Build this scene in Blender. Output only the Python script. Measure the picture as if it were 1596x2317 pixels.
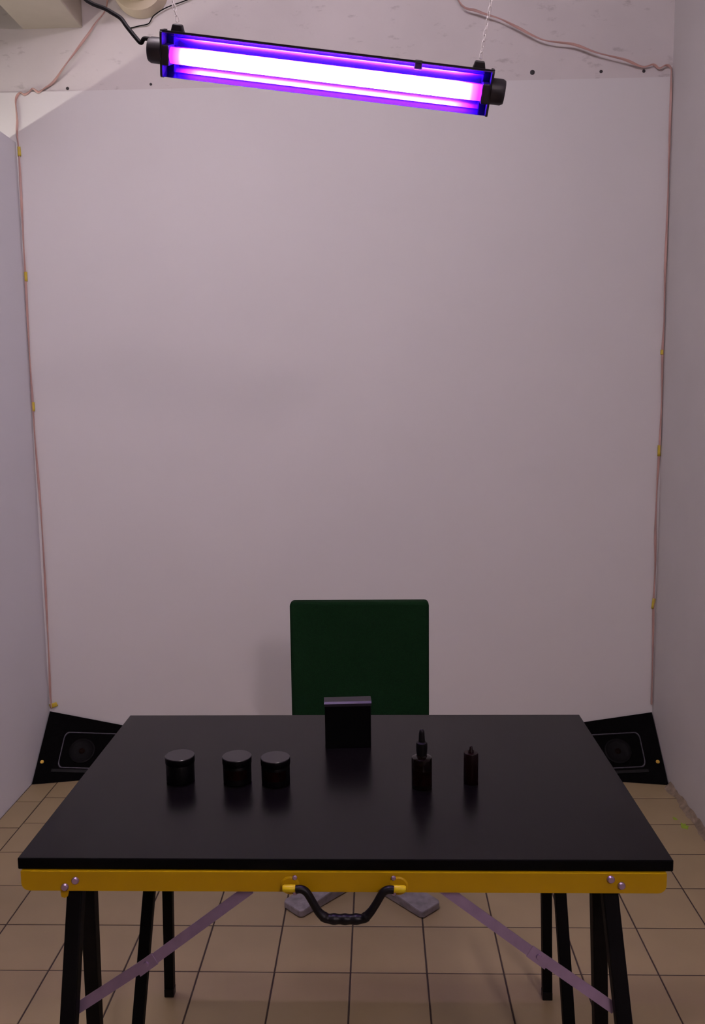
import bpy, bmesh, math, random
from mathutils import Vector, Matrix
random.seed(7)
for o in list(bpy.data.objects): bpy.data.objects.remove(o)
SC = bpy.context.scene
COL = SC.collection
V = Vector

# ------------------------------------------------------------------ camera
cam_d = bpy.data.cameras.new('camera'); cam = bpy.data.objects.new('camera', cam_d); COL.objects.link(cam)
cam_d.sensor_fit = 'VERTICAL'; cam_d.sensor_height = 36.0; cam_d.sensor_width = 24.0
cam_d.lens = 30.13; cam_d.clip_start = 0.02; cam_d.clip_end = 60
_r, _u, _f = V((.9995, .0286, -.0123)), V((.0086, .1267, .9919)), V((-.0300, .9915, -.1264))
M = Matrix((( _r.x, _u.x, -_f.x, .0827), (_r.y, _u.y, -_f.y, -1.8722), (_r.z, _u.z, -_f.z, 1.4796), (0, 0, 0, 1)))
cam.matrix_world = M
SC.camera = cam

# ------------------------------------------------------------------ world, exposure
w = bpy.data.worlds.new('world'); SC.world = w; w.use_nodes = True
w.node_tree.nodes['Background'].inputs[0].default_value = (.9, .88, 1, 1)
w.node_tree.nodes['Background'].inputs[1].default_value = 0.0
vs = SC.view_settings
vs.view_transform = 'Standard'; vs.look = 'None'; vs.gamma = 1.0; vs.use_curve_mapping = False
vs.exposure = 0.0
LAMP_MAIN = (1.0, .80, .85); S_MAIN = 430.0       # tube behind and right of the camera
LAMP_SIDE = (1.0, .93, .82); S_SIDE = 105.0        # tube in the space beyond the partition
LAMP_OVER = (1.0, .86, .97); S_OVER = 222.0       # tube on the ceiling above the front of the booth
UV_GAIN = 5.0

# ------------------------------------------------------------------ materials
def mat(name, col, rough=.6, metal=0.0, spec=.5, nscale=0, namt=0.0, col2=None, bump=0.0, bscale=None, detail=4, stretch=None, coat=0):
    m = bpy.data.materials.new(name); m.use_nodes = True
    nt = m.node_tree; b = nt.nodes['Principled BSDF']
    b.inputs['Base Color'].default_value = (*col, 1); b.inputs['Roughness'].default_value = rough
    b.inputs['Metallic'].default_value = metal; b.inputs['Specular IOR Level'].default_value = spec
    b.inputs['Coat Weight'].default_value = coat
    tc = nt.nodes.new('ShaderNodeTexCoord'); mp = nt.nodes.new('ShaderNodeMapping')
    nt.links.new(tc.outputs['Object'], mp.inputs[0])
    if stretch: mp.inputs['Scale'].default_value = stretch
    if nscale:
        n = nt.nodes.new('ShaderNodeTexNoise'); n.inputs['Scale'].default_value = nscale; n.inputs['Detail'].default_value = detail
        nt.links.new(mp.outputs[0], n.inputs['Vector'])
        r = nt.nodes.new('ShaderNodeValToRGB')
        c2 = col2 or tuple(c * (1 - namt) for c in col)
        r.color_ramp.elements[0].position = .3; r.color_ramp.elements[1].position = .7
        r.color_ramp.elements[0].color = (*c2, 1); r.color_ramp.elements[1].color = (*col, 1)
        nt.links.new(n.outputs['Fac'], r.inputs[0]); nt.links.new(r.outputs[0], b.inputs['Base Color'])
    if bump:
        n2 = nt.nodes.new('ShaderNodeTexNoise'); n2.inputs['Scale'].default_value = bscale or 60; n2.inputs['Detail'].default_value = 6
        nt.links.new(mp.outputs[0], n2.inputs['Vector'])
        bp = nt.nodes.new('ShaderNodeBump'); bp.inputs['Strength'].default_value = bump; bp.inputs['Distance'].default_value = .004
        nt.links.new(n2.outputs['Fac'], bp.inputs['Height']); nt.links.new(bp.outputs[0], b.inputs['Normal'])
    return m

def emit(name, col, s):
    m = bpy.data.materials.new(name); m.use_nodes = True; nt = m.node_tree; nt.nodes.clear()
    o = nt.nodes.new('ShaderNodeOutputMaterial'); e = nt.nodes.new('ShaderNodeEmission')
    e.inputs[0].default_value = (*col, 1); e.inputs[1].default_value = s
    nt.links.new(e.outputs[0], o.inputs[0]); return m

MT = {}
MT['panel'] = mat('painted_board', (.74, .72, .72), .75, nscale=2.2, namt=.03, bump=.03, bscale=90, spec=.3)
MT['partition'] = mat('partition_paint', (.71, .71, .76), .7, nscale=1.5, namt=.04, bump=.03, bscale=80, spec=.3)
MT['wallr'] = mat('right_wall_paint', (.63, .61, .60), .75, nscale=3, namt=.06, bump=.06, bscale=60, spec=.3)
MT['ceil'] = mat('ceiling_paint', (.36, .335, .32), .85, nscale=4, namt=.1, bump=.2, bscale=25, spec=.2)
MT['roomwall'] = mat('dim_room_wall_paint', (.11, .10, .10), .8, nscale=3, namt=.08, spec=.2)
MT['casing'] = mat('casing_paint', (.52, .47, .40), .8, nscale=5, namt=.15, bump=.1, bscale=30, spec=.2)
MT['pipe'] = mat('cream_pipe', (.66, .57, .42), .55, nscale=5, namt=.15)
MT['band'] = mat('yellowed_band', (.62, .47, .22), .55, nscale=9, namt=.2)
MT['tile'] = mat('ceramic_tile', (.345, .265, .145), .4, nscale=6, namt=.10, bump=.04, bscale=120)
MT['black'] = mat('black_coated_steel', (.0025, .0022, .0025), .55, nscale=30, namt=.3, spec=.06)
MT['plastic'] = mat('black_plastic', (.004, .0035, .004), .42, nscale=40, namt=.2, spec=.15)
MT['darkplastic'] = mat('charcoal_lamp_plastic', (.014, .011, .015), .45, nscale=40, namt=.2, spec=.4)
MT['top'] = mat('black_laminate', (.0035, .0028, .0031), .25, nscale=9, namt=.35, stretch=(1, 9, 1), spec=.165)
MT['edge'] = mat('black_board_edge', (.0015, .0014, .0015), .7, nscale=30, namt=.2, spec=.04)
MT['yellow'] = mat('yellow_paint', (.40, .238, .001), .42, spec=.18, nscale=14, namt=.08)
MT['yellowpl'] = mat('yellow_plastic', (.56, .42, .008), .4, spec=.2, nscale=20, namt=.05)
MT['zinc'] = mat('zinc_steel', (.42, .32, .47), .38, metal=.85, nscale=40, namt=.15)
MT['green'] = mat('green_fabric', (.0045, .024, .0075), .95, nscale=300, namt=.35, bump=.2, bscale=700, spec=.1)
MT['cast'] = mat('scuffed_grey_metal', (.34, .31, .33), .6, metal=.3, nscale=38, namt=.45, bump=.3, bscale=60)
MT['chrome'] = mat('grey_steel', (.35, .34, .36), .3, metal=.9, nscale=30, namt=.1)
MT['carpet'] = mat('speaker_felt', (.004, .0035, .004), .95, nscale=250, namt=.5, bump=.4, bscale=500, spec=.03)
MT['void'] = mat('matt_black_plate', (.0025, .0022, .0025), .9, nscale=60, namt=.3, spec=.03)
MT['cone'] = mat('speaker_cone', (.0045, .004, .0048), .6, spec=.08, nscale=60, namt=.3)
MT['trim'] = mat('speaker_trim_metal', (.085, .08, .10), .45, metal=.4, nscale=80, namt=.4)
MT['dust'] = mat('dust_cap_brown', (.008, .003, .002), .7, spec=.05, nscale=60, namt=.3)
MT['brass'] = mat('brass', (.78, .48, .08), .35, metal=.6, nscale=60, namt=.2)
MT['tape'] = mat('yellow_tape', (.66, .50, .05), .55, nscale=40, namt=.15)
MT['white_chain'] = mat('white_plastic_chain', (.78, .74, .73), .4, nscale=20, namt=.1)
MT['cord'] = mat('black_rubber_cord', (.006, .005, .006), .6, spec=.08, nscale=30, namt=.2)
MT['screw'] = mat('dark_screw', (.05, .045, .05), .5, metal=.4, nscale=100, namt=.3)
MT['mortar'] = mat('crumbly_mortar', (.33, .26, .19), .95, nscale=30, namt=.45, bump=.6, bscale=60, spec=.1)
MT['gpaint'] = mat('green_paint', (.28, .42, .02), .6, nscale=60, namt=.25)
MT['jar'] = mat('black_jar_plastic', (.0012, .0011, .0012), .45, nscale=30, namt=.2, spec=.06)
MT['lidtop_lit'] = mat('lit_jar_lid_top', (.006, .005, .006), .32, nscale=30, namt=.15, spec=.55)  # lit copy of the jar plastic, brightness of the lid tops painted in
MT['redlabel'] = mat('dark_red_label', (.0055, .0007, .0004), .7, nscale=120, namt=.8, spec=.03)
MT['carton'] = mat('black_carton', (.0009, .0008, .0009), .55, nscale=30, namt=.2, spec=.05)
MT['cartontop'] = mat('carton_top', (.012, .010, .013), .42, spec=.3, nscale=30, namt=.1)
MT['amber'] = mat('dark_amber_bottle', (.003, .0012, .0006), .16, nscale=20, namt=.2, spec=.3)
MT['smallred'] = mat('dark_red_bottle', (.0045, .0008, .0008), .35, spec=.12, nscale=20, namt=.2)

# plaster of the upper back wall: soft grime blotches and specks
def plaster():
    m = mat('old_plaster', (.70, .655, .65), .9, nscale=3.5, namt=.09, bump=.25, bscale=35, spec=.2)
    nt = m.node_tree; b = nt.nodes['Principled BSDF']
    src = b.inputs['Base Color'].links[0].from_socket
    tc = [n for n in nt.nodes if n.type == 'TEX_COORD'][0]
    mp = nt.nodes.new('ShaderNodeMapping'); mp.inputs['Scale'].default_value = (14, 14, 34)
    nt.links.new(tc.outputs['Object'], mp.inputs[0])
    n = nt.nodes.new('ShaderNodeTexNoise'); n.inputs['Scale'].default_value = 1.0; n.inputs['Detail'].default_value = 8; n.inputs['Roughness'].default_value = .65
    nt.links.new(mp.outputs[0], n.inputs['Vector'])
    r = nt.nodes.new('ShaderNodeValToRGB'); r.color_ramp.elements[0].position = .60; r.color_ramp.elements[1].position = .72
    r.color_ramp.elements[0].color = (0, 0, 0, 1); r.color_ramp.elements[1].color = (.30, .30, .30, 1)
    nt.links.new(n.outputs['Fac'], r.inputs[0])
    mx = nt.nodes.new('ShaderNodeMixRGB'); mx.inputs[2].default_value = (.16, .13, .13, 1)
    nt.links.new(r.outputs[0], mx.inputs[0]); nt.links.new(src, mx.inputs[1]); nt.links.new(mx.outputs[0], b.inputs['Base Color'])
    return m
MT['plaster'] = plaster()

# grout below the built tiles, tiled pattern for the floor beyond them
def slab_mat():
    m = mat('tiled_floor', (.4, .3, .2), .5)
    nt = m.node_tree; b = nt.nodes['Principled BSDF']
    g = nt.nodes.new('ShaderNodeNewGeometry')
    br = nt.nodes.new('ShaderNodeTexBrick'); br.offset = 0; br.inputs['Scale'].default_value = 1
    br.inputs['Brick Width'].default_value = .2; br.inputs['Row Height'].default_value = .2; br.inputs['Mortar Size'].default_value = .0032
    br.inputs['Color1'].default_value = (.40, .305, .205, 1); br.inputs['Color2'].default_value = (.39, .30, .20, 1); br.inputs['Mortar'].default_value = (.085, .065, .06, 1)
    nt.links.new(g.outputs['Position'], br.inputs['Vector']); nt.links.new(br.outputs[0], b.inputs['Base Color'])
    return m
MT['slab'] = slab_mat()
MT['grout'] = mat('grout', (.07, .052, .045), .9, nscale=40, namt=.3, spec=.1)

# speaker wire: two-core cable, one side pinkish copper, twisting along its length
def wire_mat():
    m = mat('copper_pink_wire', (.60, .36, .31), .45, nscale=5, namt=.3, col2=(.42, .27, .25), stretch=(1, 1, 2.2))
    return m
MT['wire'] = wire_mat()

# ------------------------------------------------------------------ mesh helpers
def obj(name, bm, m, parent=None, smooth=False, bevel=0, seg=2):
    me = bpy.data.meshes.new(name); bmesh.ops.recalc_face_normals(bm, faces=bm.faces); bm.to_mesh(me); bm.free()
    if smooth:
        for p in me.polygons: p.use_smooth = True
    o = bpy.data.objects.new(name, me); COL.objects.link(o)
    if m is not None: me.materials.append(MT[m] if isinstance(m, str) else m)
    if parent is not None: o.parent = parent
    if bevel:
        b = o.modifiers.new('bevel', 'BEVEL'); b.width = bevel; b.segments = seg; b.limit_method = 'ANGLE'; b.angle_limit = .6
    if smooth:
        e = o.modifiers.new('edge', 'EDGE_SPLIT'); e.split_angle = .7
    return o

def box(bm, x0, x1, y0, y1, z0, z1):
    vs_ = [bm.verts.new(p) for p in ((x0, y0, z0), (x1, y0, z0), (x1, y1, z0), (x0, y1, z0), (x0, y0, z1), (x1, y0, z1), (x1, y1, z1), (x0, y1, z1))]
    for f in ((0, 3, 2, 1), (4, 5, 6, 7), (0, 1, 5, 4), (1, 2, 6, 5), (2, 3, 7, 6), (3, 0, 4, 7)): bm.faces.new([vs_[i] for i in f])
    return bm

def bx(*a): return box(bmesh.new(), *a)

def shear_post(p0, p1, wx, wy):
    """post with level ends between p0 (bottom) and p1 (top)"""
    bm = bmesh.new(); vv = []
    for p in (p0, p1):
        for sx, sy in ((-1, -1), (1, -1), (1, 1), (-1, 1)): vv.append(bm.verts.new((p[0] + sx * wx / 2, p[1] + sy * wy / 2, p[2])))
    for f in ((0, 3, 2, 1), (4, 5, 6, 7), (0, 1, 5, 4), (1, 2, 6, 5), (2, 3, 7, 6), (3, 0, 4, 7)): bm.faces.new([vv[i] for i in f])
    return bm

def strap(p0, p1, width, thick, nrm):
    a, b, n = V(p0), V(p1), V(nrm).normalized(); d = (b - a).normalized(); s = d.cross(n).normalized(); n = s.cross(d)
    bm = bmesh.new(); vv = []
    for p in (a, b):
        for i, j in ((-1, -1), (1, -1), (1, 1), (-1, 1)): vv.append(bm.verts.new(p + s * i * width / 2 + n * j * thick / 2))
    for f in ((0, 3, 2, 1), (4, 5, 6, 7), (0, 1, 5, 4), (1, 2, 6, 5), (2, 3, 7, 6), (3, 0, 4, 7)): bm.faces.new([vv[i] for i in f])
    return bm

def prism(poly, axis, a0, a1):
    """extrude polygon (list of 2d points) along axis 'x','y','z'"""
    def P(u, v, a): return {'x': (a, u, v), 'y': (u, a, v), 'z': (u, v, a)}[axis]
    bm = bmesh.new()
    A = [bm.verts.new(P(u, v, a0)) for u, v in poly]; B = [bm.verts.new(P(u, v, a1)) for u, v in poly]
    n = len(poly); bm.faces.new(A); bm.faces.new(B[::-1])
    for i in range(n): bm.faces.new((A[i], A[(i + 1) % n], B[(i + 1) % n], B[i]))
    return bm

def rrect(x0, x1, y0, y1, r, seg=5, corners=(1, 1, 1, 1)):
    pts = []
    for (cx, cy, a0, on) in ((x1 - r, y1 - r, 0, corners[0]), (x0 + r, y1 - r, 90, corners[1]), (x0 + r, y0 + r, 180, corners[2]), (x1 - r, y0 + r, 270, corners[3])):
        if on:
            for k in range(seg + 1):
                a = math.radians(a0 + 90 * k / seg); pts.append((cx + r * math.cos(a), cy + r * math.sin(a)))
        else:
            s = {0: (1, 1), 90: (-1, 1), 180: (-1, -1), 270: (1, -1)}[a0]; pts.append((cx + r * s[0], cy + r * s[1]))
    return pts

def lathe(prof, n=32, mtx=None):
    bm = bmesh.new(); rings = []
    for r, z in prof:
        if r < 1e-6: rings.append([bm.verts.new((0, 0, z))])
        else: rings.append([bm.verts.new((r * math.cos(2 * math.pi * k / n), r * math.sin(2 * math.pi * k / n), z)) for k in range(n)])
    for A, B in zip(rings, rings[1:]):
        for k in range(n):
            a, b = A[k % len(A)], A[(k + 1) % len(A)]; c, d = B[(k + 1) % len(B)], B[k % len(B)]
            q = []
            for v_ in (a, b, c, d):
                if v_ not in q: q.append(v_)
            if len(q) >= 3: bm.faces.new(q)
    for R in (rings[0], rings[-1]):
        if len(R) > 2: bm.faces.new(R)
    if mtx is not None: bmesh.ops.transform(bm, matrix=mtx, verts=bm.verts)
    return bm

def smooth_path(pts, sub=6):
    P = [V(p) for p in pts]; out = []
    for i in range(len(P) - 1):
        p0, p1, p2, p3 = P[max(i - 1, 0)], P[i], P[i + 1], P[min(i + 2, len(P) - 1)]
        for k in range(sub):
            t = k / sub
            out.append(.5 * (2 * p1 + (p2 - p0) * t + (2 * p0 - 5 * p1 + 4 * p2 - p3) * t * t + (3 * p1 - p0 - 3 * p2 + p3) * t ** 3))
    out.append(P[-1]); return out

def tube(path, rad, n=8, up=V((0, 1, .013)), flat=1.0, cap=True, twist=0):
    bm = bmesh.new(); rings = []; N = len(path)
    for i, p in enumerate(path):
        d = (path[min(i + 1, N - 1)] - path[max(i - 1, 0)]).normalized()
        s = d.cross(up)
        s = s.normalized() if s.length > 1e-4 else V((1, 0, 0)); t = s.cross(d).normalized()
        r = rad(i / (N - 1)) if callable(rad) else rad
        an = twist * i / N
        s2 = s * math.cos(an) + t * math.sin(an); t2 = -s * math.sin(an) + t * math.cos(an)
        rings.append([bm.verts.new(p + (s2 * math.cos(2 * math.pi * k / n) + t2 * flat * math.sin(2 * math.pi * k / n)) * r) for k in range(n)])
    for A, B in zip(rings, rings[1:]):
        for k in range(n): bm.faces.new((A[k], A[(k + 1) % n], B[(k + 1) % n], B[k]))
    if cap: bm.faces.new(rings[0]); bm.faces.new(rings[-1][::-1])
    return bm

def disc(c, nrm, r, h, n=20, r2=None):
    """short cylinder whose base centre is c, along nrm"""
    q = V(nrm).to_track_quat('Z', 'Y').to_matrix().to_4x4(); q.translation = V(c)
    rr = r if r2 is None else r2
    return lathe([(0, 0), (r, 0), (r, h * .6), (rr, h), (0, h)], n, q)

def tag(o, label, cat, group=None):
    o['label'] = label; o['category'] = cat
    if group: o['group'] = group
    return o

def thing(name, label, cat, loc=(0, 0, 0), group=None):
    o = bpy.data.objects.new(name, None); COL.objects.link(o); o.empty_display_size = .05
    o.location = loc; tag(o, label, cat, group); return o

def struct(name, bm, m, **k):
    o = obj(name, bm, m, **k); o['kind'] = 'structure'; return o

def local(bm, loc):
    bmesh.ops.translate(bm, vec=-V(loc), verts=bm.verts); return bm

# ------------------------------------------------------------------ setting
XL, XR, YB = -1.298, 1.198, 1.54
floor = struct('floor', bx(-3.6, XR + .1, -5, YB + .1, -.12, -.006), 'slab')
# individual tiles in the booth
tile_me = {}
def tile(x0, x1, y0, y1):
    g = .0021; wx, wy = round(x1 - x0 - 2 * g, 4), round(y1 - y0 - 2 * g, 4); key = (wx, wy)
    dz = random.uniform(-.0004, .0004)
    if key not in tile_me:
        bm = bmesh.new(); c = .0012
        lv = [[bm.verts.new((sx * (wx / 2 - i), sy * (wy / 2 - i), z)) for sx, sy in ((-1, -1), (1, -1), (1, 1), (-1, 1))] for i, z in ((0, -.0055), (0, -c), (c, 0))]
        for A, B in zip(lv, lv[1:]):
            for k in range(4): bm.faces.new((A[k], A[(k + 1) % 4], B[(k + 1) % 4], B[k]))
        bm.faces.new(lv[2]); bm.faces.new(lv[0][::-1])
        o = obj('tile', bm, 'tile', floor); tile_me[key] = o.data
    else:
        o = bpy.data.objects.new('tile', tile_me[key]); COL.objects.link(o); o.parent = floor
    o.location = ((x0 + x1) / 2, (y0 + y1) / 2, dz)
for j in range(-5, 8):
    y0, y1 = j * .2, min((j + 1) * .2, YB - .002)
    for k in range(-6, 6):
        tile(k * .2, (k + 1) * .2 if k < 5 else XR - .001, y0, y1)
    yy0, yy1 = j * .2 - .035, min((j + 1) * .2 - .035, YB - .002)
    tile(XL + .001, -1.2, yy0, yy1)
gb = obj('grout_bed', bx(XL, XR, -1.0, YB, -.0062, -.0014), 'grout', floor)

wall_back = struct('wall_back', bx(-3.6, XR + .1, YB + .008, YB + .11, -.02, 3.2), 'plaster')
obj('board', bx(-3.6, XR, YB, YB + .0085, -.004, 2.672), 'panel', wall_back)
for x, z, r in ((-1.09, 2.684, .006), (-.769, 2.692, .005), (.676, 2.702, .009), (.932, 2.699, .006), (1.091, 2.697, .006)):
    bm = disc((x, YB + .009, z), (0, -1, 0), r, .004, 12, r * .6); obj('screw', bm, 'screw', wall_back)
wall_left = struct('wall_left', bx(XL - .06, XL, -.4, YB, -.004, 2.488), 'partition')
wall_right = struct('wall_right', bx(XR, XR + .1, -5, YB + .01, -.02, 3.2), 'wallr')
wall_front = struct('wall_front', bx(-3.6, XR + .1, -5.1, -5, -.02, 3.2), 'roomwall')
wall_side = struct('wall_far_left', bx(-3.7, -3.6, -5, YB + .1, -.02, 3.2), 'roomwall')
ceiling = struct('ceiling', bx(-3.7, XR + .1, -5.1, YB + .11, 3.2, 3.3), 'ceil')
# boxed duct running along the ceiling towards the back wall
casing = thing('duct_casing', 'cream boxed duct under the ceiling at the upper left corner', 'duct', (-1.135, 1.54, 3.2))
obj('casing_body', local(bx(-1.25, -1.02, -1.2, YB + .008, 2.90, 3.2), casing.location), 'casing', casing, bevel=.004)
# cream waste pipe with a yellowed collar
pipe = thing('waste_pipe', 'cream round pipe with yellowed collar beside the boxed duct', 'pipe', (-.79, 1.0, 3.03))
q = Matrix.Rotation(math.radians(90), 4, 'X')
obj('pipe_body', lathe([(.058, 1.9), (.072, 1.9), (.072, -.548), (.058, -.548)], 36, q), 'pipe', pipe, smooth=True)
q2 = q.copy(); q2.translation = V((0, .28, 0))
obj('collar', lathe([(.073, .13), (.086, .12), (.09, .07), (.086, .0), (.073, -.02)], 36, q2), 'band', pipe, smooth=True)
q3 = q.copy(); q3.translation = V((0, .50, 0))
obj('wall_flange', lathe([(.073, .02), (.098, .012), (.104, -.03), (.104, -.046)], 36, q3), 'pipe', pipe, smooth=True)
tw = tube(smooth_path([(-.845, 1.545, 2.892), (-.80, 1.54, 2.899), (-.765, 1.535, 2.904), (-.742, 1.53, 2.93), (-.69, 1.53, 2.958), (-.60, 1.535, 2.99), (-.5, 1.54, 3.05)]), .0022, 6)
tag(obj('thin_black_wire', tw, 'cord'), 'thin black wire curling on the wall below the cream pipe', 'wire')

# crumbly mortar bead along the foot of the right wall
bm = bmesh.new(); prev = None; N = 90
for i in range(N + 1):
    y = 1.30 - 1.7 * i / N
    wd = .016 + .010 * random.random() + .005 * math.sin(i * .7); h = .006 + .009 * random.random()
    ring = [bm.verts.new(p) for p in ((XR - .0005, y, h + .008), (XR - wd * .45, y, h * .75), (XR - wd * .8, y, h * .3), (XR - wd, y, .0005))]
    if prev:
        for k in range(3): bm.faces.new((prev[k], ring[k], ring[k + 1], prev[k + 1]))
    prev = ring
trim = struct('trim_1', bm, 'mortar'); trim['label'] = 'crumbly mortar bead along foot of right wall'
for i, (x, y, r) in enumerate(((1.142, .985, .017), (1.128, 1.04, .010))):
    bm = bmesh.new(); n = 14
    c = bm.verts.new((0, 0, .0014))
    R = [r * random.uniform(.6, 1.25) for _ in range(n)]
    A = [bm.verts.new((R[k] * .8 * math.cos(2 * math.pi * k / n) * .8, R[k] * 1.5 * .8 * math.sin(2 * math.pi * k / n), .0012)) for k in range(n)]
    B = [bm.verts.new((R[k] * math.cos(2 * math.pi * k / n) * .8, R[k] * 1.5 * math.sin(2 * math.pi * k / n), 0)) for k in range(n)]
    for k in range(n):
        bm.faces.new((c, A[k], A[(k + 1) % n])); bm.faces.new((A[k], B[k], B[(k + 1) % n], A[(k + 1) % n]))
    o = obj('paint_splash', bm, 'gpaint'); o.location = (x, y, .0005)
    tag(o, ('larger green paint splash on the tiles by the right wall', 'smaller green paint splash on the tiles, nearer the back wall')[i], 'paint splash', 'green paint splashes on the floor')

# ------------------------------------------------------------------ room lamps (out of view, they light the place)
def batten(name, label, loc, length, m, rz=0):
    t = thing(name, label, 'ceiling lamp', loc)
    obj('housing', bx(-.035, .035, -length / 2 - .02, length / 2 + .02, .035, .085), 'panel', t, bevel=.004)
    q = Matrix.Rotation(math.radians(90), 4, 'X')
    obj('tube', lathe([(0, -length / 2), (.013, -length / 2), (.013, length / 2), (0, length / 2)], 16, q), m, t, smooth=True)
    for s in (-1, 1): obj('socket', bx(-.012, .012, s * length / 2 - .012 * (s < 0), s * length / 2 + .012 * (s > 0), -.015, .036), 'panel', t)
    for s in (-1, 1): obj('stem', bx(-.008, .008, s * length / 3 - .008, s * length / 3 + .008, .084, 3.2 - loc[2]), 'chrome', t)
    t.rotation_euler.z = rz
    return t
batten('ceiling_lamp', 'white fluorescent batten hanging behind the camera by the right wall', (1.08, -3.2, 2.80), 1.2, emit('tube_light', LAMP_MAIN, S_MAIN))
batten('ceiling_lamp', 'white fluorescent batten hanging beyond the left partition', (-2.05, .85, 2.10), 1.2, emit('side_tube_light', LAMP_SIDE, S_SIDE))
batten('ceiling_lamp', 'white fluorescent batten above the open front of the booth', (-.40, -.50, 3.09), 1.2, emit('overhead_tube_light', LAMP_OVER, S_OVER), math.pi / 2)

# ------------------------------------------------------------------ blacklight fixture
def uv_mat():
    m = bpy.data.materials.new('blacklight_glow'); m.use_nodes = True; nt = m.node_tree; nt.nodes.clear()
    o = nt.nodes.new('ShaderNodeOutputMaterial'); e = nt.nodes.new('ShaderNodeEmission')
    tc = nt.nodes.new('ShaderNodeTexCoord'); sx = nt.nodes.new('ShaderNodeSeparateXYZ'); ab = nt.nodes.new('ShaderNodeMath'); ab.operation = 'ABSOLUTE'
    mr = nt.nodes.new('ShaderNodeMapRange'); mr.inputs[1].default_value = .225; mr.inputs[2].default_value = .283
    cr = nt.nodes.new('ShaderNodeValToRGB'); E = cr.color_ramp.elements
    E[0].position = 0; E[0].color = (.42, .09, 1, 1)
    E[1].position = 1; E[1].color = (.006, .0002, .022, 1)
    for p_, c_ in ((.35, (.14, .016, .34)), (.55, (.05, .003, .12)), (.72, (.016, .0006, .045))):
        x = E.new(p_); x.color = (*c_, 1)
    nt.links.new(tc.outputs['Object'], sx.inputs[0]); nt.links.new(sx.outputs[0], ab.inputs[0]); nt.links.new(ab.outputs[0], mr.inputs[0])
    nt.links.new(mr.outputs[0], cr.inputs[0]); nt.links.new(cr.outputs[0], e.inputs[0]); e.inputs[1].default_value = 26 * UV_GAIN
    nt.links.new(e.outputs[0], o.inputs[0]); return m
MT['reflector'] = mat('violet_mirror_reflector', (.22, .13, .95), .18, metal=1.0, nscale=8, namt=.04)
lamp = thing('blacklight_fixture', 'tilted violet blacklight tube fixture hanging on chains above the table', 'lamp', (-.002, -.3, 2.047))
lamp.rotation_euler = (math.radians(25), math.radians(7.85), 0)
# local frame: x along the tube, opening faces -y
LH = .285
pr = [(.030, -.0115), (.030, .0115), (-.006, .0335), (-.0075, .0345), (.0315, .0125), (.0315, -.0125), (-.0075, -.0345), (-.006, -.0335)]
def trough():
    bm = bmesh.new()
    inner = [(-.008, .034), (.014, .027), (.027, .012), (.027, -.012), (.014, -.027), (-.008, -.034)]
    outer = [(-.008, -.0344), (.0145, -.0276), (.0285, -.0128), (.0285, .0128), (.0145, .0285), (-.008, .0355)]
    P = inner + outer
    A = [bm.verts.new((-LH, y, z)) for y, z in P]; B = [bm.verts.new((LH, y, z)) for y, z in P]
    n = len(P)
    for i in range(n): bm.faces.new((A[i], A[(i + 1) % n], B[(i + 1) % n], B[i]))
    for R in (A, B):
        for i in range(5): bm.faces.new((R[i], R[i + 1], R[10 - i], R[11 - i]))
    return bm
obj('reflector', trough(), 'reflector', lamp)
hs = prism([(.0295, -.020), (.0295, .020), (.016, .0315), (-.004, .038), (-.0075, .038), (-.0075, .0362), (.015, .0292), (.0288, .0135), (.0288, -.0135), (.0220, -.0210), (.0240, -.0225)], 'x', -LH - .004, LH + .004)
obj('housing', hs, 'darkplastic', lamp)
q = Matrix.Rotation(math.radians(90), 4, 'Y')
tb = obj('tube', lathe([(0, -.283), (.013, -.283), (.013, .283), (0, .283)], 24, q), uv_mat(), lamp, smooth=True)
for s in (-1, 1):
    obj('tube_socket', bx(*sorted((s * .272, s * .285)), -.014, .027, -.016, .016), 'darkplastic', lamp, bevel=.002)
    obj('end_plate', prism(rrect(-.010, .030, -.036, .038, .006, 3), 'x', s * LH, s * (LH + .004)), 'darkplastic', lamp)
    qq = Matrix.Rotation(math.radians(90 * s), 4, 'Y'); qq.translation = V((s * (LH + .003), .006, .004))
    ec = obj('end_cap', lathe([(0, 0), (.021, 0), (.021, .019), (.0185, .024), (0, .024)], 24, qq), 'darkplastic', lamp, smooth=True)
    obj('hanger_bracket', prism([(s * .262 - .013, .03), (s * .262 + .013, .03), (s * .262 + .008, .048), (s * .262 - .008, .048)], 'y', .002, .016), 'darkplastic', lamp, bevel=.002)
obj('tube_clip', bx(.151, .165, -.008, .02, .024, .0375), 'darkplastic', lamp, bevel=.002)

# chains of interlocked links
lm = bmesh.new()
def link_mesh():
    bm = bmesh.new(); n, mseg = 10, 4; rings = []
    for k in range(n):
        a = 2 * math.pi * k / n; cx, cz = .0058 * math.cos(a), .0058 * math.sin(a) + (.0062 if math.sin(a) > 0 else -.0062) * (abs(math.sin(a)) > .01)
        nx, nz = math.cos(a), math.sin(a)
        rings.append([bm.verts.new((cx + nx * .0016 * math.cos(2 * math.pi * t / mseg), .0016 * math.sin(2 * math.pi * t / mseg), cz + nz * .0016 * math.cos(2 * math.pi * t / mseg))) for t in range(mseg)])
    for k in range(n):
        A, B = rings[k], rings[(k + 1) % n]
        for t in range(mseg): bm.faces.new((A[t], A[(t + 1) % mseg], B[(t + 1) % mseg], B[t]))
    return bm
lm.free(); link_data = None
lamp_m = Matrix.Translation(lamp.location) @ lamp.rotation_euler.to_matrix().to_4x4()
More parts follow.
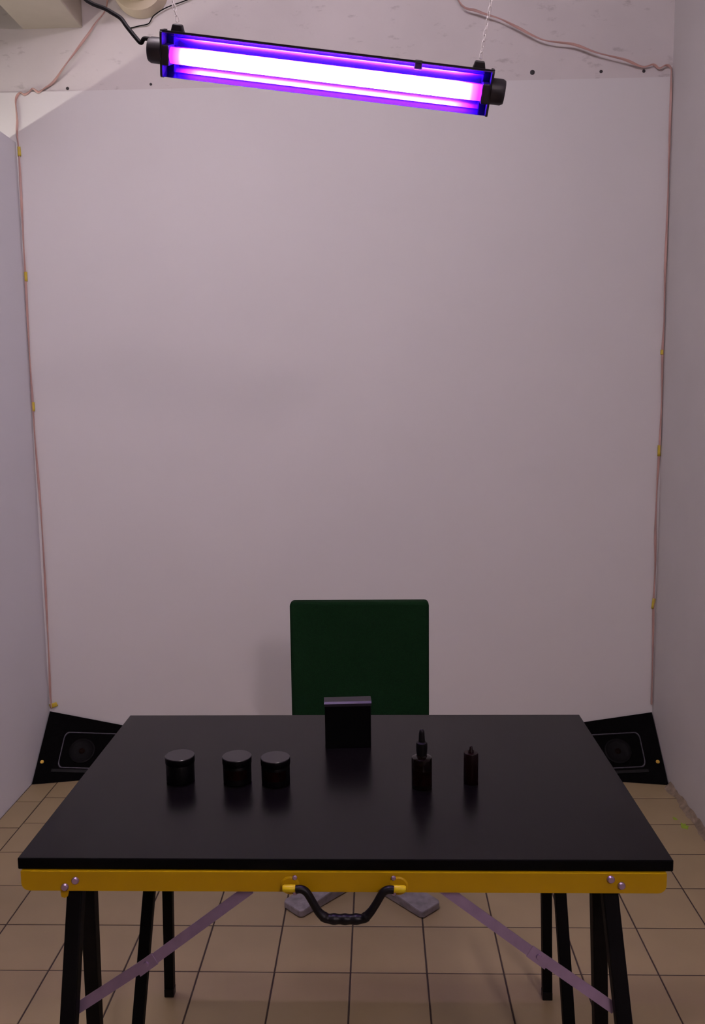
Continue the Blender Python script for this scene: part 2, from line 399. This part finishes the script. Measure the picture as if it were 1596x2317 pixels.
for s, dx, lab in ((-1, -.24, 'white plastic chain holding the raised left end of the blacklight'), (1, .22, 'white plastic chain holding the lower right end of the blacklight')):
    a = lamp_m @ V((s * .262, .009, .052)); b = V((a.x + dx, a.y + .02, 3.2))
    t = thing('hanging_chain', lab, 'chain', a, 'chains of the blacklight')
    d = (b - a); L = d.length; d.normalize(); n = int(L / .0093)
    base = d.to_track_quat('Z', 'X')
    for i in range(n):
        if link_data is None:
            o = obj('link', link_mesh(), 'white_chain', t, smooth=False); link_data = o.data
        else:
            o = bpy.data.objects.new('link', link_data); COL.objects.link(o); o.parent = t
        o.location = d * (i + .5) * (L / n); o.scale = (.50, .50, .48)
        o.rotation_mode = 'QUATERNION'; o.rotation_quaternion = base @ Matrix.Rotation(math.radians(90 * (i % 2) + 20), 3, 'Z').to_quaternion()
# supply cord
e0 = lamp_m @ V((-LH - .020, .006, .020))
cp = [e0, (-.318, -.296, 2.114), (-.325, -.292, 2.109), (-.334, -.288, 2.118), (-.352, -.28, 2.141), (-.366, -.27, 2.160), (-.393, -.25, 2.182), (-.47, -.18, 2.25), (-.54, -.12, 2.42), (-.58, -.08, 2.75), (-.60, -.06, 3.2)]
tag(obj('power_cord', tube(smooth_path(cp), .0038, 8), 'cord', smooth=True), 'black power cord running from the blacklight up to the ceiling', 'cord')

# ------------------------------------------------------------------ speaker wires and tapes
WLp = [(-.925, 1.46, 3.2), (-.910, 2.986), (-.966, 2.894), (-1.029, 2.817), (-1.083, 2.755), (-1.136, 2.706), (-1.172, 2.683), (-1.198, 2.669), (-1.219, 2.681), (-1.237, 2.668), (-1.254, 2.661), (-1.267, 2.669), (-1.280, 2.658), (-1.288, 2.633), (-1.286, 2.569), (-1.290, 2.52), (-1.287, 2.456), (-1.288, 2.292), (-1.290, 2.094), (-1.290, 1.985), (-1.292, 1.757), (-1.292, 1.585), (-1.291, 1.48), (-1.290, 1.34), (-1.286, 1.18), (-1.283, 1.019), (-1.283, .80), (-1.284, .616), (-1.286, .429), (-1.289, .30), (-1.286, .232)]
WRp = [(.30, 1.50, 3.2), (.391, 2.954), (.465, 2.909), (.547, 2.881), (.615, 2.848), (.709, 2.803), (.820, 2.785), (.906, 2.754), (1.010, 2.727), (1.080, 2.708), (1.120, 2.715), (1.143, 2.701), (1.166, 2.711), (1.184, 2.704), (1.189, 2.673), (1.190, 2.469), (1.191, 2.23), (1.190, 1.986), (1.192, 1.787), (1.190, 1.659), (1.193, 1.484), (1.190, 1.278), (1.186, 1.139), (1.185, .963), (1.189, .82), (1.187, .663), (1.190, .512), (1.191, .245)]
def wire(path, label):
    P = []
    for p in path:
        P.append(V(p) if len(p) == 3 else V((p[0], YB - .006 - (.02 if p[1] > 2.72 else 0), p[1])))
    P[-1] = P[-1] + V((0, -.004, 0))
    return tag(obj('speaker_wire', tube(smooth_path(P, 5), .0047, 8, flat=.55, twist=40), 'wire', smooth=True), label, 'wire', 'pink speaker wires')
wire(WLp, 'pinkish speaker wire taped down the left corner of the back wall')
wire(WRp, 'pinkish speaker wire taped down the right corner of the back wall')
def tape(x, z, w_, h, label, rot=0):
    bm = bmesh.new(); n = 7; rows = []
    for zz in (-h / 2, -h / 6, h / 6, h / 2):
        row = []
        for k in range(n):
            u = -1 + 2 * k / (n - 1); xx = u * w_ / 2
            yy = -.0062 - .0052 * max(0, math.cos(u * 1.5)) + random.uniform(-.0004, .0004)
            row.append(bm.verts.new((xx, yy + .004, zz + random.uniform(-.001, .001))))
        rows.append(row)
    for A, B in zip(rows, rows[1:]):
        for k in range(n - 1): bm.faces.new((A[k], A[k + 1], B[k + 1], B[k]))
    o = obj('tape_piece', bm, 'tape', smooth=True); o.location = (x, YB - .0025, z); o.rotation_euler = (0, rot, 0)
    sm = o.modifiers.new('solid', 'SOLIDIFY'); sm.thickness = .0006
    tag(o, label, 'tape', 'yellow tape pieces on the speaker wires')
tape(-1.286, 2.454, .013, .036, 'topmost yellow tape piece on the left speaker wire')
tape(-1.289, 1.985, .013, .036, 'second yellow tape piece from the top on the left speaker wire')
tape(-1.290, 1.48, .013, .036, 'third yellow tape piece from the top on the left speaker wire')
tape(-1.279, .244, .034, .019, 'yellow tape piece just above the left floor speaker', -.35)
tape(1.189, 1.659, .013, .018, 'short topmost yellow tape piece on the right speaker wire')
tape(1.190, 1.278, .013, .042, 'middle yellow tape piece on the right speaker wire')
tape(1.187, .664, .013, .042, 'lowest yellow tape piece on the right speaker wire', .1)

# ------------------------------------------------------------------ wedge floor speakers in the back corners
def speaker(side, label):
    wx = (XL + .004) if side < 0 else (XR - .004)
    sl, kz = (.205, 1.02) if side < 0 else (.160, 1.06)
    y0 = 1.309; t = thing('floor_speaker', label, 'speaker', (wx, 1.42, 0), 'wedge floor speakers')
    Lx = .66; yw = YB - .008
    def bp(s_, z, off=0.0):      # point on the baffle, s_ along the wall from the corner, off = out of the face
        x = wx - side * s_; y = y0 + sl * s_ + kz * z
        n = V((side * sl * -1 * -1, -1, kz)).normalized(); n = V((-side * sl, -1, kz)).normalized()
        return V((x, y, z)) + n * off - V(t.location)
    ztop = lambda s_: (yw - y0 - sl * s_) / kz
    bm = bmesh.new()
    ends = []
    for s_ in (0, Lx):
        f0 = bp(s_, 0.0005); tp = bp(s_, ztop(s_)); bk = V((tp.x, tp.y, .0005))
        ends.append([bm.verts.new(p) for p in (f0, tp, bk)])
    A, B = ends
    bm.faces.new(A); bm.faces.new(B[::-1])
    for i in range(3): bm.faces.new((A[i], A[(i + 1) % 3], B[(i + 1) % 3], B[i]))
    cab = obj('cabinet', bm, 'carpet', t)
    # metal rim of the driver
    s0, s1, z0, z1 = (.080, .36, .042, .150) if side < 0 else (.066, .34, .046, .148)
    pl = rrect(s0, s1, z0, z1, .018, 5)
    def ring(inset, off): return [bp2(s_ + (inset if s_ < (s0 + s1) / 2 else -inset), z + (inset * .7 if z < (z0 + z1) / 2 else -inset * .7), off) for s_, z in pl]
    bp2 = lambda s_, z, off: bp(s_, z - .085 * (s_ - s0), off)
    bm = bmesh.new(); R = [[bm.verts.new(p) for p in ring(i, o_)] for i, o_ in ((0, .0005), (.001, .005), (.004, .005), (.005, .001))]
    for P, Q in zip(R, R[1:]):
        for k in range(len(P)): bm.faces.new((P[k], P[(k + 1) % len(P)], Q[(k + 1) % len(Q)], Q[k]))
    obj('driver_rim', bm, 'trim', t)
    bm = bmesh.new(); bm.faces.new([bm.verts.new(p) for p in ring(.005, .0012)]); obj('driver_plate', bm, 'void', t)
    # cone
    c = bp(.163, .087, .002); ax = V((-side * sl, -1, kz)).normalized()
    qm = ax.to_track_quat('Z', 'Y').to_matrix().to_4x4(); qm.translation = c
    cone = obj('cone', lathe([(.052, 0), (.052, .004), (.047, .006), (.043, .004), (.040, .0018), (.020, .0008), (0, .0008)], 32, qm), 'cone', t, smooth=True)
    obj('dust_cap', lathe([(.012, .001), (.009, .004), (.004, .0055), (0, .006)], 20, qm), 'dust', cone, smooth=True)
    qm2 = qm.copy(); qm2.translation = bp(.300, .078, .002)
    obj('tweeter', lathe([(.024, 0), (.024, .004), (.019, .005), (.010, .003), (0, .004)], 24, qm2), 'cone', t, smooth=True)
    # ledge strip under the rim and brass socket
    a, b = bp(.062, .036, .003), bp(.36, .011, .003)
    obj('bottom_strip', strap(a, b, .012, .006, ax), 'plastic', t)
    obj('brass_socket', disc(bp(.018 if side < 0 else .02, .064), ax, .0075, .003, 16, .0055), 'brass', t)
    return t
speaker(-1, 'black wedge speaker on the floor in the left back corner')
speaker(1, 'black wedge speaker on the floor in the right back corner')

# ------------------------------------------------------------------ green chair
ch = thing('office_chair', 'dark green upholstered chair on a grey star base behind the table', 'chair', (.024, .668, 0))
bk = prism(rrect(-.231, .220, .37, .842, .014, 4), 'y', .162, .207)
obj('backrest', bk, 'green', ch, bevel=.010, seg=3)
obj('seat', prism(rrect(-.225, .22, -.215, .20, .05, 5), 'z', .365, .43), 'green', ch, bevel=.014, seg=3)
obj('seat_pan', bx(-.16, .16, -.15, .15, .350, .367), 'plastic', ch, bevel=.004)
obj('back_support', tube(smooth_path([(0, .02, .355), (0, .17, .350), (0, .234, .38), (0, .230, .50), (0, .224, .66)]), .016, 8, up=V((1, 0, 0)), flat=1.6), 'plastic', ch, smooth=True)
obj('column', lathe([(0, .02), (.028, .02), (.028, .24), (.019, .245), (.019, .352), (0, .352)], 24), 'chrome', ch, smooth=True)
obj('hub', lathe([(0, .012), (.05, .012), (.055, .03), (.045, .05), (0, .052)], 24), 'cast', ch, smooth=True)
for ang in (-45.5, -134.5, 45, 135):
    a = math.radians(ang); d = V((math.cos(a), math.sin(a), 0)); s = V((-d.y, d.x, 0))
    tipL = .292
    prof = [(.03, .034), (.16, .038), (tipL - .010, .0415), (tipL, .034), (tipL, .0)]
    pts = [(l, wd) for l, wd in prof]; out = [d * l + s * wd for l, wd in pts] + [d * l - s * wd for l, wd in pts[-2::-1]]
    bm = bmesh.new(); zb = lambda l: .002; zt = lambda l: .024 if l > .2 else .034
    A = [bm.verts.new(p + V((0, 0, zb(p.length)))) for p in out]; B = [bm.verts.new(p + V((0, 0, zt(p.dot(d))))) for p in out]
    n = len(out); bm.faces.new(A[::-1]); bm.faces.new(B)
    for i in range(n): bm.faces.new((A[i], A[(i + 1) % n], B[(i + 1) % n], B[i]))
    obj('base_foot', bm, 'cast', ch, bevel=.004)

# ------------------------------------------------------------------ sawhorses
def sawhorse(label, y0, legs, front):
    t = thing('folding_sawhorse', label, 'sawhorse', (.02, (y0 + .035), 0), 'folding sawhorses under the table board')
    O = V(t.location)
    X0, X1, ZB, ZT = -.464, .506, .7505, .7815
    yb = y0 + .07
    bm = prism(rrect(X0, X1, ZB, ZT, .012, 4, (0, 0, 1, 1)), 'y', y0, y0 + .003)
    b2 = prism(rrect(X0, X1, ZB, ZT, .012, 4, (0, 0, 1, 1)), 'y', yb - .003, yb)
    me = bpy.data.meshes.new('tmp'); b2.to_mesh(me); b2.free(); bm.from_mesh(me); bpy.data.meshes.remove(me)
    box(bm, X0, X1, y0 + .003, yb - .003, ZT - .003, ZT)
    beam = obj('beam', local(bm, O), 'yellow', t)
    for (xt, yt, xf, yf) in legs:
        lg = obj('leg', local(shear_post((xf, yf, .012), (xt, yt, .772), .0235, .022), O), 'black', t, bevel=.002)
        obj('rubber_foot', local(shear_post((xf, yf, 0), (xf + (xt - xf) * .03, yf + (yt - yf) * .03, .026), .0245, .023), O), 'plastic', lg, bevel=.002)
    for x, z in ((-.397, .7570), (-.3805, .7675), (.4235, .7730), (.4395, .7630)):
        obj('bolt', local(disc((x, y0 + .001, z), (0, -1, 0), .0058, .005, 16, .0042), O), 'zinc', beam, smooth=True)
    obj('hinge_lug', local(prism([(-.408, .756), (-.392, .756), (-.396, .738), (-.401, .735), (-.406, .737)], 'y', y0 + .006, y0 + .012), O), 'yellow', beam)
    if not front: return t
    # handle
    yh = y0 - .012
    hp = smooth_path([(-.045, yh, .7615), (-.036, yh, .7617), (-.028, yh - .001, .7565), (-.019, yh - .003, .742), (-.011, yh - .004, .7285), (.0, yh - .005, .7195), (.014, yh - .005, .7178), (.028, yh - .005, .7176), (.042, yh - .005, .7178), (.056, yh - .005, .7195), (.066, yh - .004, .7285), (.075, yh - .003, .742), (.084, yh - .001, .7565), (.092, yh, .7617), (.101, yh, .7615)], 8)
    def hr(u):
        r = .0060 + .0016 * math.exp(-((u - .5) / .19) ** 4)
        return r + (.00055 * math.cos((u - .5) * 2 * math.pi * 12) if .33 < u < .67 else 0)
    hd = obj('handle', local(tube(hp, hr, 12), O), 'plastic', t, smooth=True)
    for sx, xc in ((-1, -.0545), (1, .1085)):
        pv = obj('handle_bracket', local(disc((xc, y0 + .001, .7615), (0, -1, 0), .0145, .0035, 24, .012), O), 'yellow', t)
        q = Matrix.Rotation(math.radians(90), 4, 'Y'); q.translation = V((xc, y0 - .009, .7612)) - O
        obj('pivot_barrel', lathe([(0, -.0105), (.0042, -.0105), (.0055, -.008), (.0055, .008), (.0042, .0105), (0, .0105)], 16, q), 'yellowpl', pv, smooth=True)
        for zz in (.7745, .7505):
            obj('screw', local(disc((xc - sx * .0075, y0 - .0015, zz), (0, -1, 0), .0036, .003, 12, .0026), O), 'zinc', pv)
    # folding brace straps in the plane of the front legs
    nr = V((0, -1, .29))
    for pts in (((-.383, -.690, .570), (-.2763, -.6745, .6351), (-.118, -.645, .742)), ((.429, -.690, .578), (.3182, -.6710, .6492), (.176, -.645, .744))):
        lo, mid, hi = [V(p) for p in pts]
        ex = (hi - mid).normalized()
        br = obj('brace', local(strap(mid - ex * .012, hi, .0160, .0022, nr), O), 'zinc', t)
        ex2 = (mid - lo).normalized()
        obj('brace_lower', local(strap(lo, mid + ex2 * .012 , .0160, .0022, nr), O + V((0, .003, 0)) * -1), 'zinc', br)
        obj('rivet', local(disc(mid + V((0, .004, 0)), (0, -1, .25), .0045, .0085, 14, .0035), O), 'zinc', br)
        obj('hinge_plate', local(strap(mid - ex * .016, mid + ex * .016, .0185, .0030, nr), O + V((0, .0005, 0))), 'zinc', br)
    return t
sawhorse('yellow beamed folding sawhorse with carrying handle under the front table edge', -.668,
         [(-.3865, -.640, -.3962, -.86), (-.381, -.612, -.4716, -.38), (.4249, -.640, .4763, -.86), (.4185, -.612, .5037, -.38)], True)
sawhorse('folding sawhorse with black legs under the rear table edge', -.140,
         [(-.3855, -.118, -.4318, -.33), (-.387, -.090, -.4544, .11), (.4424, -.118, .4665, -.33), (.4382, -.090, .4935, .11)], False)

# ------------------------------------------------------------------ table board
brd = thing('table_board', 'flat black board lying across the yellow sawhorses', 'table top', (.023, -.363, .782))
bb = bx(-.493, .494, -.300, .300, 0, .018)
bd = obj('board', bb, 'edge', brd, bevel=.0012, seg=1)
bd.data.materials.append(MT['top'])
for p in bd.data.polygons:
    if p.normal.z > .9: p.material_index = 1
ZT = .8002

# ------------------------------------------------------------------ things on the table
def jar(x, y, label, red):
    t = thing('round_jar', label, 'jar', (x, y, ZT), 'black jars on the table')
    obj('body', lathe([(0, 0), (.0235, 0), (.0255, .002), (.0255, .034), (.0235, .0365), (0, .0365)], 40), 'jar', t, smooth=True)
    ld = obj('lid', lathe([(.0, .0355), (.0262, .0355), (.0266, .0365), (.0266, .0475), (.0258, .0487), (0, .0487)], 40), 'jar', t, smooth=True)
    ld.data.materials.append(MT['lidtop_lit'])
    for p in ld.data.polygons:
        if p.normal.z > .5: p.material_index = 1  # upward faces take the lit copy, sides keep the darker plastic
    if red:
        bm = bmesh.new(); n = 14; A = []; B = []
        for k in range(n + 1):
            a = math.radians(-90 - 52 + 104 * k / n); A.append(bm.verts.new((.0257 * math.cos(a), .0257 * math.sin(a), .012))); B.append(bm.verts.new((.0257 * math.cos(a), .0257 * math.sin(a), .030)))
        for k in range(n): bm.faces.new((A[k], A[k + 1], B[k + 1], B[k]))
        obj('label_sticker', bm, 'redlabel', t, smooth=True)
jar(-.2815, -.393, 'black lidded jar standing alone at the left of the table', False)
jar(-.1768, -.3965, 'black lidded jar in the middle of the three jars', True)
jar(-.1063, -.4018, 'black lidded jar nearest the black carton', True)

ct = thing('upright_carton', 'tall black carton standing upright in front of the green chair', 'box', (.0185, -.229, ZT), None)
ct.rotation_euler = (0, 0, math.radians(3.5))
obj('carton_body', bx(-.0455, .0455, -.016, .016, 0, .0865), 'carton', ct, bevel=.001, seg=1)
obj('carton_lid', prism([(-.0172, .0858), (.0172, .0858), (.0172, .0915), (.0150, .0945), (-.0128, .0945), (-.0172, .0912)], 'x', -.0468, .0468), 'cartontop', ct)
SC.view_layers[0].update()

db = thing('dropper_bottle', 'dark bottle with a black dropper cap right of the carton', 'bottle', (.1563, -.4174, ZT))
obj('glass_body', lathe([(0, 0), (.0168, 0), (.0182, .0018), (.0182, .0520), (.0174, .0548), (.0145, .0562), (.0095, .0568), (.0088, .060), (0, .060)], 40), 'amber', db, smooth=True)
obj('dropper_collar', lathe([(0, .0585), (.0088, .0585), (.0098, .066), (.0102, .076), (.0096, .0822), (.0065, .0838), (0, .0838)], 28), 'plastic', db, smooth=True)
obj('rubber_bulb', lathe([(0, .083), (.0058, .083), (.0054, .092), (.0050, .100), (.0040, .1050), (.0020, .1066), (0, .1068)], 24), 'plastic', db, smooth=True)
bm = bmesh.new(); n = 14; A = []; B = []
for k in range(n + 1):
    a = math.radians(-90 - 60 + 120 * k / n); A.append(bm.verts.new((.0184 * math.cos(a), .0184 * math.sin(a), .008))); B.append(bm.verts.new((.0184 * math.cos(a), .0184 * math.sin(a), .034)))
for k in range(n): bm.faces.new((A[k], A[k + 1], B[k + 1], B[k]))
obj('label_sticker', bm, 'redlabel', db, smooth=True)

sb = thing('nozzle_bottle', 'small slim dark red bottle with a pointed nozzle at the right', 'bottle', (.2450, -.4011, ZT))
obj('body', lathe([(0, 0), (.0122, 0), (.0130, .0012), (.0130, .0555), (.0122, .0568), (0, .0572)], 32), 'smallred', sb, smooth=True)
obj('nozzle', lathe([(0, .0565), (.0052, .0565), (.0048, .0605), (.0032, .0625), (.0026, .0675), (.0014, .0688), (0, .0690)], 24), 'smallred', sb, smooth=True)
